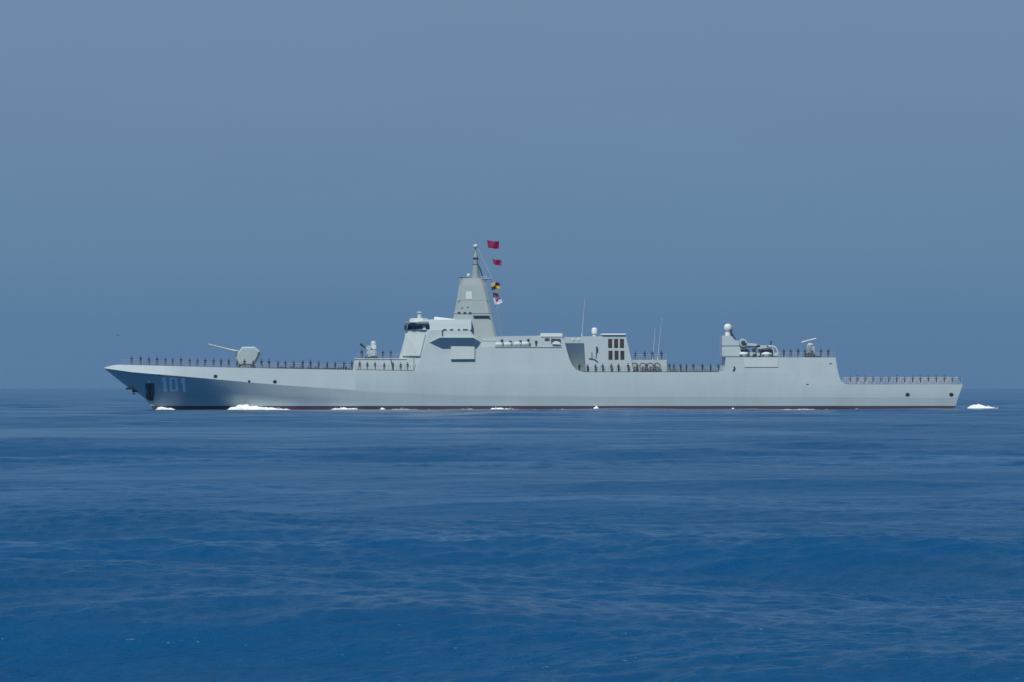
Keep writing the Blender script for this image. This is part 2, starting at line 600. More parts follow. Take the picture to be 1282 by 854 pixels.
def disc_on(px, py, r, upper, name, m=M_black, squash=1.0):
    c = (Ps if upper else low_xy)(px, py, 0.02)
    e = (Ps if upper else low_xy)(px + 1, py, 0.02); g = (Ps if upper else low_xy)(px, py - 1, 0.02)
    u = (e - c).normalized(); v = (g - c).normalized()
    n = u.cross(v).normalized()
    if n.y > 0: n = -n
    bm = bmesh.new()
    a = [bm.verts.new(c + u * r * math.cos(t) + v * r * squash * math.sin(t) - n * .1) for t in np.linspace(0, 2 * math.pi, 14, endpoint=False)]
    b = [bm.verts.new(x.co + n * .13) for x in a]
    bm.faces.new(a); bm.faces.new(b)
    for i in range(14): bm.faces.new((a[i], a[(i + 1) % 14], b[(i + 1) % 14], b[i]))
    return obj(name, bm, m, hull)
for px, py, r in ((269.8, 471.2, .42), (312, 477.4, .28), (344.2, 478, .42), (1136.2, 494.2, .46), (1191, 494.2, .46)):
    disc_on(px, py, r, True, 'fairlead', squash=.85)
for px, py in ((1011, 481.2), (1040, 455.3)):
    disc_on(px, py, .3, True, 'side_fitting', M_dark, .3)
for px, py in ((199, 470),):
    disc_on(px, py, .25, False, 'side_fitting', M_dark, .8)

def anchors():
    # stem anchor, snug under the raked bow
    bm = bmesh.new()
    a = low_pt(0, .47, 1); b = low_pt(0, .60, 1)
    a.y = b.y = 0
    box(bm, a + Vector((.3, 0, -.18)), (1.7, 1.5, .42), bevel=.12)
    box(bm, (a + b) / 2 + Vector((.45, 0, -.12)), (1.5, .55, .5), bevel=.12)
    tube(bm, b + Vector((-.9, -.8, -.1)), b + Vector((-.9, .8, -.1)), .22)
    tube(bm, a + Vector((-.2, -.7, -.15)), a + Vector((1.2, -.9, -.35)), .25, .08)
    tube(bm, a + Vector((-.2, .7, -.15)), a + Vector((1.2, .9, -.35)), .25, .08)
    obj('anchor', bm, M_black, hull)
    # port anchor; its recess is a flat plate coloured dark for the shade inside
    bm = bmesh.new()
    pts = [low_xy(x, y, .02) for x, y in ((181.5, 480), (193.2, 480), (193.8, 491), (191.8, 502), (188.5, 502), (182.6, 489))]
    mid = sum(pts, Vector()) / len(pts)
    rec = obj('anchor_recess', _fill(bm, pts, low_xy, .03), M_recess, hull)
    bm = bmesh.new()
    top = low_xy(187.2, 481, .15); bot = low_xy(187.6, 499, .15)
    tube(bm, top, bot, .2, .16)
    box(bm, bot + Vector((0, -.05, 0)), (1.25, .4, .5), bevel=.12)
    for sx in (-1, 1):
        tube(bm, bot + Vector((sx * .55, -.1, 0)), bot + Vector((sx * .8, -.12, 1.5)), .22, .06)
    obj('anchor', bm, M_black, rec)
    bm = bmesh.new()
    bmesh.ops.create_uvsphere(bm, u_segments=12, v_segments=8, radius=.24, matrix=Matrix.Translation(low_xy(186.6, 478.4, .12)))
    obj('hawse_lamp', bm, M_white, rec, smooth=60)

def _fill(bm, pts, fn, th):
    vs = [bm.verts.new(p) for p in pts]
    f = bm.faces.new(vs)
    r = bmesh.ops.extrude_face_region(bm, geom=[f])
    for g in r['geom']:
        if isinstance(g, bmesh.types.BMVert): g.co.y -= th
    return bm
anchors()

# ---- forward superstructure
def forward_house():
    bm = bmesh.new()
    rings = []
    for py, xf, hf, xc in ((464.6, 495.5, 3.4, 520.5), (447, 500, 3.2, 527.5), (413, 509.5, 3.0, 538)):
        sl = side_lat(xc, py)
        f = P(xf, py, hf); c = P(xc, py, sl); i = P(xc + 8, py, sl - .8)
        rings.append([(f.x, f.y, f.z), (c.x, c.y, c.z), (i.x, i.y, i.z), (i.x, -i.y, i.z), (c.x, -c.y, c.z), (f.x, -f.y, f.z)])
    loft(bm, rings)
    return obj('forward_house', bm, M_house, ship)
house = forward_house()

S_poly = [(520.5, 464.6), (527.5, 447), (538, 413), (588, 413), (597, 425), (603, 434), (672, 434), (675.5, 421.5), (704.3, 421.5),
          (706.5, 427), (710, 440), (713, 450), (717, 458), (722, 463.2), (730, 466)]
superstructure = mirror_prism('superstructure', S_poly, side_lat, M_house)

def oblique(px, py, xf0, xf1, proud):
    pass

def facet_point(px, py, proud=0.0):
    """port point of the oblique forward facet seen at this pixel"""
    k = interp([(413, 0), (447, 1), (464.6, 2)])
    def edge(py):
        t = k(py)
        tab = ((509.5, 3.0, 538), (500, 3.2, 527.5), (495.5, 3.4, 520.5))
        i = min(1, int(t)); u = t - i
        a, b = tab[i], tab[i + 1]
        return [a[j] + (b[j] - a[j]) * u for j in range(3)]
    xf, hf, xc = edge(py)
    u = (px - xf) / (xc - xf)
    lat = hf + (side_lat(xc, py) - hf) * u
    return P(px, py, lat + proud)

bm = bmesh.new()
quad_plate(bm, [facet_point(509, 417.6), facet_point(533.6, 419.2), facet_point(527, 446.4), facet_point(505, 446)], .35)
obj('radar_panel', bm, M_light, house)
bm = bmesh.new()
quad_plate(bm, [Ps(564.5, 433.8), Ps(594.2, 434.4), Ps(594.2, 450), Ps(564.5, 450.2)], .45)
obj('bay_panel', bm, M_light, superstructure)

def sponson():
    bm = bmesh.new()
    outline = [(537.8, 429), (550.5, 422.8), (592.5, 422.8), (602.6, 428.8), (594, 435.2), (552, 435.6)]
    # an overhanging facet: its upper edge stands well proud of the side, its lower edge meets it
    dep = [.05, 1.75, 1.75, .05, .06, .06]
    outer = [bm.verts.new(Ps(x, y, d)) for (x, y), d in zip(outline, dep)]
    inner = [bm.verts.new(Ps(x, y, -.3)) for x, y in outline]
    f = bm.faces.new(outer); bm.faces.new(inner)
    n = len(outline)
    for i in range(n): bm.faces.new((outer[i], outer[(i + 1) % n], inner[(i + 1) % n], inner[i]))
    bmesh.ops.triangulate(bm, faces=[f])
    return obj('sponson', bm, M_house, superstructure)
sponson()
for pts in (((554, 413), (558, 413), (555.5, 420), (553, 418)),):
    bm = bmesh.new()
    a = [Ps(x, y, .02) for x, y in ((559, 412.6), (555, 412.9), (553.8, 415), (554.2, 420.4))]
    for p, q in zip(a, a[1:]): tube(bm, p, q, .14)
    obj('davit_arm', bm, M_dark, superstructure)

# dark vents along the crease under the bridge deck
for x0, x1 in ((563, 567.5), (573, 576), (579.5, 586)):
    bm = bmesh.new()
    quad_plate(bm, [Ps(x0, 412.1), Ps(x1, 412.1), Ps(x1, 413.6), Ps(x0, 413.6)], .06)
    obj('vent', bm, M_dark, superstructure)

def bridge():
    bm = bmesh.new()
    rings = []
    for py, xf, hf, xc, sl in ((413, 509.5, 3.0, 531.5, 7.6), (405.2, 510.8, 2.9, 532.2, 7.2), (400, 513, 2.8, 533.5, 6.9)):
        f = P(xf, py, hf); c = P(xc, py, sl); a = P(590, py, sl)
        rings.append([f, c, a, (a.x, -a.y, a.z), (c.x, -c.y, c.z), (f.x, -f.y, f.z)])
    loft(bm, rings)
    b = obj('bridge', bm, M_house, ship)
    # window band on the oblique facet
    def bp(px, py, proud=.03):
        t = (413 - py) / 7.8
        xf = 509.5 + 1.3 * t; hf = 3.0 - .1 * t; xc = 531.5 + .7 * t; sl = 7.6 - .4 * t
        u = (px - xf) / (xc - xf)
        if u <= 1: return P(px, py, hf + (sl - hf) * u + proud)
        return P(px, py, sl + proud)
    xs = [511.2, 514.2, 517.2, 520.2, 523.2, 526.2, 529.2]
    for x0, x1 in list(zip(xs, xs[1:])) + [(533.2, 537.4)]:
        bm = bmesh.new()
        g = .12
        quad_plate(bm, [bp(x0 + g, 407.7), bp(x1 - g, 407.7), bp(x1 - g, 412.3), bp(x0 + g, 412.3)], .04)
        obj('window', bm, M_glass, b)
    # brow and roof box
    bm = bmesh.new()
    rings = []
    for py, o in ((405.4, .9), (404.0, .9), (402.6, .5)):
        f = P(509.5, py, 3.0 + o); c = P(532, py, 7.3 + o); a = P(536.5, py, 7.3 + o)
        f.x -= o * .6
        rings.append([f, c, a, (a.x, -a.y, a.z), (c.x, -c.y, c.z), (f.x, -f.y, f.z)])
    loft(bm, rings)
    obj('brow', bm, M_deck, b)
    bm = bmesh.new()
    loft(bm, [octo(512.5, 535.4, 403.6, 6.4, .9), octo(513.6, 535, 398.4, 6.0, .9)])
    obj('roof_box', bm, M_light, b)
    bm = bmesh.new()
    p = P(525.3, 398.6, 3.0)
    lathe(bm, p, [(.5, 0), (.42, .7), (.36, 1.1)])
    lathe(bm, p + Vector((0, 0, 1.1)), [(.55, 0), (.55, .22), (.3, .3)])
    obj('navigation_radar', bm, M_light, b, smooth=40)
    bm = bmesh.new()
    p = bp(508.6, 410.5)
    box(bm, P(507.6, 410.4, 3.4), (.5, .7, 1.05), bevel=.08)
    tube(bm, P(508.4, 414, 3.3), P(508.2, 407, 3.3), .12)
    obj('signal_lamp', bm, M_dark, b)
    # sloping sponson top behind the roof box
    bm = bmesh.new()
    loft(bm, [[P(543, 400.6, 6.2), P(571, 400.4, 6.2), P(571, 400.4, 4), P(543, 400.6, 4)],
              [P(544, 396.6, 5.9), P(568, 399.4, 5.9), P(568, 399.4, 4.2), P(544, 396.6, 4.2)]])
    obj('roof_fairing', bm, M_white, b)
    return b
bridge_o = bridge()

def mast():
    bm = bmesh.new()
    loft(bm, [octo(562, 624.5, 432, 6.6, 1.2, .5), octo(568.5, 615.2, 392, 4.6, .9, .4)])
    low = obj('mast_base', bm, M_mast, ship)
    bm = bmesh.new()
    loft(bm, [octo(568.2, 615.4, 392.4, 4.75, .9, .5), octo(569.4, 614.6, 389, 4.6, .9, .5), octo(574.7, 609.3, 357.5, 3.1, .8, .75), octo(576.2, 603, 348.4, 2.6, .7, .45)])
    up = obj('mast_tower', bm, M_mast, ship)
    def low_face(px, py, pr=0): return P(px, py, 6.6 - (6.6 - 4.6) * (432 - py) / 40 + pr)
    bm = bmesh.new()
    quad_plate(bm, [low_face(592.6, 399), low_face(611.8, 399), low_face(620, 426), low_face(602, 426)], .12)
    obj('array_panel', bm, M_array, low)
    bm = bmesh.new()
    quad_plate(bm, [low_face(592, 394.6), low_face(612.4, 394.6), low_face(612.8, 396.4), low_face(592.3, 396.4)], .75)
    obj('array_hood', bm, M_mast, low)
    bm = bmesh.new()
    quad_plate(bm, [low_face(603, 426.6), low_face(621.6, 426.6), low_face(622, 428), low_face(603.4, 428)], .3)
    obj('array_sill', bm, M_deck, low)
    def up_face(px, py, pr=0): return P(px, py, 4.6 - 1.5 * (389 - py) / 31.5 + pr)
    bm = bmesh.new()
    quad_plate(bm, [up_face(583.5, 365), up_face(590.5, 365), up_face(591, 374.4), up_face(583, 374.4)], .06)
    obj('upper_panel', bm, M_light, up)
    bm = bmesh.new()
    quad_plate(bm, [up_face(572.6, 375.8), up_face(611.2, 375.8), up_face(611.3, 376.2), up_face(572.5, 376.2)], .03)
    obj('seam', bm, M_array, up)
    for px, py in ((574.5, 391.3), (581.8, 391.5), (588.5, 391.6), (578.4, 385.2), (585.5, 384.6)):
        bm = bmesh.new()
        box(bm, up_face(px, py, .02), (.5, .25, .26), bevel=.05)
        obj('mast_fitting', bm, M_dark if py > 390 else M_array, up)
    # platform and yard
    bm = bmesh.new()
    p0 = P(573.6, 347.3, 1.8); p1 = P(616, 349.3, 1.8)
    box(bm, P(581, 347.4, 0), (2.6, 3.8, .16), bevel=.04)
    box(bm, P(601, 348.9, 0), (4.8, 4.2, .28), bevel=.05)
    for sy in (-1, 1):
        tube(bm, P(602, 349, sy * 1.9), P(616, 349.2, sy * 4.6), .1, .06)
        tube(bm, P(604, 354, sy * 1.6), P(611, 349.4, sy * 3.6), .07)
        tube(bm, P(580, 347.2, sy * 1.6), P(573.4, 346, sy * 3.4), .09, .05)
    tube(bm, P(602.5, 346.5, 0), P(612, 347.6, 0), .16, .08)
    obj('yardarm', bm, M_rail, up)
    bm = bmesh.new()
    q = P(586.6, 347.2, 1.2)
    lathe(bm, q, [(.3, 0), (.42, .25), (.42, .45), (.28, .72), (.05, .8)])
    obj('sensor_dome', bm, M_light, up, smooth=50)
    # pole mast
    bm = bmesh.new()
    c = P(595.4, 348.2, 0)
    k = D / F
    lathe(bm, c, [(5.3 * k, 0), (5.0 * k, 2 * k), (3.7 * k, 16 * k), (3.6 * k, 17 * k), (3.2 * k, 17.2 * k), (3.1 * k, 23 * k), (3.1 * k, 25.2 * k), (2.9 * k, 25.4 * k), (2.6 * k, 28.5 * k), (1.4 * k, 31.5 * k), (.9 * k, 33 * k), (.9 * k, 37.6 * k)])
    pole = obj('pole_mast', bm, M_mast, up, smooth=35)
    bm = bmesh.new()
    lathe(bm, c + Vector((0, 0, 16.9 * k)), [(3.85 * k, 0), (3.85 * k, .5 * k)])
    obj('collar', bm, M_dark, pole, smooth=35)
    bm = bmesh.new()
    lathe(bm, c + Vector((0, 0, 23.4 * k)), [(3.4 * k, 0), (3.4 * k, 2.2 * k)])
    obj('collar', bm, M_dark, pole, smooth=35)
    bm = bmesh.new()
    lathe(bm, c + Vector((0, 0, 37.4 * k)), [(1.5 * k, 0), (2.9 * k, 1.2 * k), (3.1 * k, 2.6 * k), (2.4 * k, 4.2 * k), (1.0 * k, 5.1 * k), (.1 * k, 5.3 * k)])
    obj('pole_dome', bm, M_light, pole, smooth=60)
    for sx in (-1, 1):
        bm = bmesh.new()
        tube(bm, c + Vector((sx * .1, 0, 29 * k)), c + Vector((sx * 2.4 * k, -.2, 33.6 * k)), .05)
        box(bm, c + Vector((sx * 2.4 * k, -.2, 33.8 * k)), (.22, .22, .3))
        obj('whisker_antenna', bm, M_rail, pole)
    # strut up the aft side of the pole
    bm = bmesh.new()
    tube(bm, P(600.2, 334, 0), P(604.6, 347.6, 0), .13)
    tube(bm, P(600.2, 334, 0), P(598.6, 332, 0), .1)
    obj('mast_stay', bm, M_dark, up)
    # halyards from the yard down to the deckhouse and up to the truck
    bm = bmesh.new()
    for a, b in (((616, 349.2, 4.4), (629.5, 421.5, 5.2)), ((614.6, 349.2, 4.0), (627.0, 421.5, 4.8)), ((596.5, 307.4, 0), (616.5, 349.2, 4.3)), ((597, 306.4, 0), (609.5, 303, 1.0)), ):
        tube(bm, P(*a), P(*b), .03, n=5)
    obj('halyard', bm, M_rail, up)
    return up
tower = mast()

# ---- deckhouse behind the mast with the raft recess
deckhouse = mirror_prism('deckhouse', [(600, 434.5), (604, 424), (624, 421.2), (677, 420.2), (676, 434.5)], lean(6.8, 434, .12), M_house)
def raft(px, py, r=.85, parent=ship, lat=7.9):
    bm = bmesh.new()
    c = P(px, py, lat)
    n = 14
    prof = [(-.95, .3), (-.85, .5), (-.55, .62), (.55, .62), (.85, .5), (.95, .3)]
    rings = [[Vector((x * r, .62 * math.cos(t) * 0 + q * math.cos(t), q * math.sin(t) * .9)) for t in np.linspace(0, 2 * math.pi, n, endpoint=False)] for x, q in prof]
    loft(bm, rings)
    return obj('life_raft_canister', bm, M_light, parent, smooth=40, loc=c)
first = raft(624.6, 431.8)
for px, py in ((635.5, 431.6), (647.5, 431.2), (657.5, 431.0)):
    o = first.copy(); col.objects.link(o); o.location = P(px, py, 7.9)
for px, py in ((628, 427), (638.6, 428.6), (651.2, 428), (661, 426.4), (671, 428.6)):
    bm = bmesh.new()
    tube(bm, P(px, 434, 7.4), P(px, py - 2, 7.3), .12)
    box(bm, P(px + .4, py, 7.4), (.55, .5, .7), bevel=.08)
    obj('bollard_fitting', bm, M_dark, deckhouse)

# intake box with dark openings
bm = bmesh.new()
loft(bm, [octo(676.2, 705, 421.6, side_lat(690, 421) + .15, .2), octo(676.8, 704.6, 417.2, side_lat(690, 417), .2)])
obj('intake_cap', bm, M_light, superstructure)
for pts in (((682, 423.5), (688, 423.5), (688, 427), (682, 427)), ((690, 424), (702, 424.4), (702.4, 430.5), (690, 430))):
    bm = bmesh.new()
    quad_plate(bm, [Ps(*p) for p in pts], .04)
    obj('intake_opening', bm, M_dark, superstructure)
bm = bmesh.new()
rr = [(691.4, 431.2), (692, 429), (695, 427.4), (699, 427.8), (701.6, 430), (702, 431.8)]
quad_plate(bm, [Ps(*p) for p in rr], .35)
obj('intake_cowl', bm, M_white, superstructure)
bm = bmesh.new()
quad_plate(bm, [Ps(620, 434.2), Ps(703, 434.2), Ps(703.2, 434.8), Ps(620, 434.8)], .14)
obj('rubbing_strake', bm, M_light, superstructure)

# ---- waist and funnel
waist = mirror_prism('waist_house', [(696, 466), (696, 429.6), (742, 429.6), (742, 466)], lean(4.7, 466, -.50), M_house)  # walls lean outward going up, shaped so they fall in shade
waist_bridge = mirror_prism('waist_bridge', [(699, 429.8), (699, 423.4), (703.5, 421.9), (736, 421.9), (736, 429.8)], lean(7.7, 430, .12), M_house)
fun_poly = [(733.6, 466.2), (731.4, 431), (729.6, 428.4), (729, 421.2), (753.4, 421), (753.4, 419), (783.2, 419), (790.4, 450), (793, 466.2)]
fun_lat = lean(8.55, 466, .13)
funnel = mirror_prism('funnel', fun_poly, fun_lat, M_house)
bm = bmesh.new()
loft(bm, [octo(752.4, 784.6, 419.4, fun_lat(0, 419) + .3, .3), octo(753, 784.2, 417.6, fun_lat(0, 418) + .2, .3)])
obj('funnel_lip', bm, M_light, funnel)
def louvre(px, py):
    bm = bmesh.new()
    w, h = 5.0, 11.0
    a = [P(px - w / 2, py - h / 2, fun_lat(0, py - h / 2) + .02), P(px + w / 2, py - h / 2, fun_lat(0, py - h / 2) + .02),
         P(px + w / 2, py + h / 2, fun_lat(0, py + h / 2) + .02), P(px - w / 2, py + h / 2, fun_lat(0, py + h / 2) + .02)]
    quad_plate(bm, a, .03)
    for i in range(8):
        y = py - h / 2 + (i + .5) * h / 8
        box(bm, P(px, y, fun_lat(0, y) + .08), (w * .155, .12, .06), Matrix.Rotation(R(35), 3, 'X'))
    obj('louvre', bm, M_louvre, funnel)
for py in (429.8, 444.6):
    for px in (763.8, 771.3, 778.6): louvre(px + (py > 440) * .5, py)
# frame strip round louvre columns is bare plating; a railing ladder and lamp on the forward part
bm = bmesh.new()
for a, b in (((737, 448.6), (744, 449.6)), ((744, 449.6), (748.5, 453)), ((746, 448), (747, 437)), ((741, 448), (741, 441))):
    tube(bm, P(*a, fun_lat(0, a[1]) + .15), P(*b, fun_lat(0, b[1]) + .15), .07)
box(bm, P(747.2, 436.4, fun_lat(0, 436) + .3), (.3, .4, .9), bevel=.05)
obj('deck_crane', bm, M_dark, funnel)
bm = bmesh.new()
c = P(744.2, 421.2, 3.5)
lathe(bm, c, [(.4, 0), (.35, .45), (.6, .6), (.6, 1.5), (.45, 1.75), (.1, 1.85)])
obj('satellite_dome', bm, M_white, ship, smooth=45)
for px, lat in ((717.5, 7.2), (724.5, 7.2)):
    bm = bmesh.new()
    c = P(px, 428.6, lat)
    lathe(bm, c, [(.4, 0), (.55, .25), (.5, .7), (.3, .95)])
    obj('vent_cowl', bm, M_light, waist_bridge, smooth=45)
def whip(x0, y0, x1, y1, lat):
    bm = bmesh.new()
    tube(bm, P(x0, y0, lat), P(x1, y1, lat), .07, .03, 6)
    tube(bm, P(x0, y0, lat), P(x0 + (x1 - x0) * .08, y0 + (y1 - y0) * .08, lat), .13, .13, 8)
    obj('whip_antenna', bm, M_net, ship)
whip(728.4, 421.5, 732.4, 371.5, 4.5)
whip(823.2, 450.6, 828.6, 398, 2.5)
whip(817.2, 450.6, 820.4, 409, -3.5)

low_house = mirror_prism('low_house', [(786, 466.2), (789.6, 450.6), (835, 450.6), (835.6, 466.2)], lean(6.6, 466, .08), M_house)
bm = bmesh.new()
quad_plate(bm, [P(827.6, 450.9, 6.6), P(834.6, 450.9, 6.6), P(834.9, 465.8, 6.65), P(827.6, 465.8, 6.65)], .3)
obj('locker', bm, M_light, low_house)
def reel(px, py):
    bm = bmesh.new()
    c = P(px, py, 7.3)
    bmesh.ops.create_cone(bm, cap_ends=False, segments=18, radius1=.62, radius2=.62, depth=.35, matrix=Matrix.Translation(c) @ Matrix.Rotation(R(90), 4, 'X'))
    n = 18
    for dy in (-.2, .2):
        o_ = [bm.verts.new(c + Vector((.78 * math.cos(t), dy, .78 * math.sin(t)))) for t in np.linspace(0, 2 * math.pi, n, endpoint=False)]
        i_ = [bm.verts.new(c + Vector((.5 * math.cos(t), dy, .5 * math.sin(t)))) for t in np.linspace(0, 2 * math.pi, n, endpoint=False)]
        for i in range(n): bm.faces.new((o_[i], o_[(i + 1) % n], i_[(i + 1) % n], i_[i]))
    tube(bm, c + Vector((0, -.3, 0)), c + Vector((0, .3, 0)), .12)
    for sx in (-1, 1): tube(bm, c + Vector((0, 0, 0)), c + Vector((sx * .55, 0, -1.2)), .07)
    obj('hose_reel', bm, M_deck, ship)
for px in (794.4, 804.8, 814.0, 822.6): reel(px, 458.6)
# low clutter on the aft waist deck
for px, w, h in ((842, 1.0, .5), (846.5, .7, .7), (856, 1.5, .45), (866, .9, .4), (874, 1.3, .4), (884, .8, .5), (893, 1.2, .4)):
    bm = bmesh.new()
    c = P(px, 466, 7.4)
    box(bm, c + Vector((0, 0, h / 2)), (w, .9, h), bevel=.08)
    tube(bm, c + Vector((-w * .3, 0, h)), c + Vector((-w * .3, 0, h + .25)), .14)
    obj('deck_locker', bm, M_deck, ship)

# ---- hangar
H_poly = [(903, 466), (905.5, 464.5), (907.6, 458), (908.8, 447.3), (1046.2, 447.6), (1048.4, 462), (1050.4, 470.5), (1053, 476.8), (1057, 480.2), (1063, 481.7), (1000.2, 481.7), (1000.2, 466)]
hangar = mirror_prism('hangar', H_poly, side_lat, M_house)
bm = bmesh.new()
quad_plate(bm, [Ps(931, 449.2), Ps(974.6, 449.2), Ps(974.2, 459.6), Ps(932, 459.8)], .12)
obj('side_panel', bm, M_light, hangar)

def hangar_tower():
    lf = lambda a, b: lean(a, b, .1)
    t = mirror_prism('aft_tower', [(904, 446.6), (904, 433.6), (926, 433.6), (929, 446.6)], lean(6.0, 446, .1), M_house)
    u = mirror_prism('aft_director', [(904, 432.9), (904, 420.2), (914.5, 420.2), (920.5, 426), (925, 427), (926, 432.9)], lean(5.4, 433, .12), M_house)
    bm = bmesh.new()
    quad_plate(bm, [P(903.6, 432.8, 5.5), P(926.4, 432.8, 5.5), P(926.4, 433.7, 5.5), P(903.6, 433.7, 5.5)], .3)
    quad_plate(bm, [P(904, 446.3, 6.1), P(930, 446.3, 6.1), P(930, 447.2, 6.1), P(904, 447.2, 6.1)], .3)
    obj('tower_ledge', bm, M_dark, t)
    bm = bmesh.new()
    c = P(911.2, 420.4, 2.0)
    lathe(bm, c, [(.62, 0), (.55, .9), (.72, 1.05), (.84, 1.5), (.8, 2.0), (.5, 2.42), (.1, 2.52)])
    obj('satellite_dome', bm, M_white, ship, smooth=45)
    bm = bmesh.new()
    tube(bm, P(915.6, 420.4, 2.4), P(915.6, 412, 2.4), .16)
    tube(bm, P(915.6, 416, 2.4), P(920.5, 425.5, 2.4), .14)
    tube(bm, P(914, 413, 2.4), P(917, 413, 2.4), .1)
    obj('ladder_post', bm, M_dark, u)
hangar_tower()
def launcher():
    # short range missile box launcher and the machinery that crowds the forward end of the hangar roof
    bm = bmesh.new()
    box(bm, P(935, 443.5, 3), (3.4, 5, .9), bevel=.1)
    box(bm, P(960, 444, 3), (4.6, 5, .7), bevel=.1)
    base = obj('roof_house', bm, M_house, ship)
    bm = bmesh.new()
    c = P(930.4, 429.4, 4.0)
    bmesh.ops.create_cone(bm, cap_ends=True, segments=20, radius1=.92, radius2=.8, depth=1.6, matrix=Matrix.Translation(c) @ Matrix.Rotation(R(90), 4, 'X'))
    box(bm, c + Vector((0, .2, -.9)), (1.6, 1.4, .8), bevel=.1)
    d = obj('fire_director', bm, M_house, ship, smooth=40)
    bm = bmesh.new()
    bmesh.ops.create_cone(bm, cap_ends=True, segments=16, radius1=.5, radius2=.42, depth=.2, matrix=Matrix.Translation(c + Vector((0, -.85, 0))) @ Matrix.Rotation(R(90), 4, 'X'))
    obj('director_lens', bm, M_dark, d)
    bm = bmesh.new()
    box(bm, P(939.5, 431.6, 4), (2.6, 1.6, .6), Matrix.Rotation(R(4), 3, 'Y'), bevel=.08)
    box(bm, P(944, 433.8, 3.6), (2.6, 1.6, .5), bevel=.08)
    box(bm, P(952, 434.8, 3.6), (2.6, 1.6, .8), bevel=.08)
    obj('launcher_box', bm, M_light, ship)
    for px, w in ((930.6, 2.3), (959.5, 2.5)):
        bm = bmesh.new()
        c = P(px, 447, 5.6)
        for sx in (-1, 1): tube(bm, c + Vector((sx * w / 2, 0, 0)), c + Vector((sx * w / 2, 0, 1.45)), .13)
        n = 8
        pts = [c + Vector((w / 2 * math.cos(t), .1, 1.35 + .35 * math.sin(t))) for t in np.linspace(0, math.pi, n)]
        for a, b in zip(pts, pts[1:]): tube(bm, a, b, .13)
        box(bm, c + Vector((0, .55, .95)), (w * .96, .3, 1.1), bevel=.05)
        cr = obj('boat_cradle', bm, M_dark, ship)
        bm = bmesh.new()
        lathe(bm, c + Vector((0, -.1, 0)), [(.5, 0), (.55, .5), (.95 if w < 2.4 else 1.05, .55), (.95 if w < 2.4 else 1.05, .72), (.55, .98), (.1, 1.05)])
        obj('cradle_dome', bm, M_white, cr, smooth=45)
    bm = bmesh.new()
    for px in (942.5, 945.0, 950.6): tube(bm, P(px, 447.2, 5.2), P(px, 437, 5.2), .14)
    box(bm, P(943.8, 440, 5.2), (.8, .5, 1.1), bevel=.1)
    box(bm, P(944.6, 444.6, 5.3), (.9, .5, .7), bevel=.1)
    obj('davit_post', bm, M_dark, ship)
    bm = bmesh.new()
    tube(bm, P(965.2, 434, 4.6), P(965.2, 426.5, 4.6), .12)
    obj('davit_post', bm, M_dark, ship)
    bm = bmesh.new()
    pts = [P(x, y, 5.0) for x, y in ((962, 433.6), (968.5, 433.8), (971.5, 436), (973.6, 440), (974.8, 446.8))]
    for a, b in zip(pts, pts[1:]): tube(bm, a, b, .2)
    pts = [P(x, y, 5.0) for x, y in ((967, 434), (968.5, 440), (968.8, 446.8))]
    for a, b in zip(pts, pts[1:]): tube(bm, a, b, .16)
    box(bm, P(971.3, 444.4, 5.0), (.8, .3, .8), bevel=.08)
    obj('roll_bar', bm, M_light, ship)
    # tilted antenna on the hangar roof
    bm = bmesh.new()
    c = P(1014, 447.2, 4.0)
    lathe(bm, c, [(.95, 0), (.7, .5), (.5, 1.1), (.75, 1.5), (.9, 2.6), (.7, 2.9)], 12)
    box(bm, c + Vector((.6, -.2, 1.6)), (.8, 1.0, 1.4), bevel=.1)
    ped = obj('antenna_pedestal', bm, M_house, ship, smooth=35)
    bm = bmesh.new()
    d = P(1012.4, 426.4, 4.0)
    box(bm, d, (3.25, 1.8, .36), Matrix.Rotation(R(-15), 3, 'Y'), bevel=.12)
    obj('antenna_plate', bm, M_white, ped)
    bm = bmesh.new()
    for px, w, h in ((1009, .9, .9), (1013.5, .8, 1.0), (1018.5, .8, .6), (1023, 1.4, .35)):
        box(bm, P(px, 447.4, 6.4) + Vector((0, 0, h / 2)), (w, .7, h), bevel=.06)
    obj('roof_gear', bm, M_dark, ship)
launcher()
bm = bmesh.new()
for a, b in (((919, 459), (920, 461)), ((920, 461), (918, 464))):
    tube(bm, Ps(*a, .1), Ps(*b, .1), .16)
obj('side_fitting', bm, M_dark, hangar)

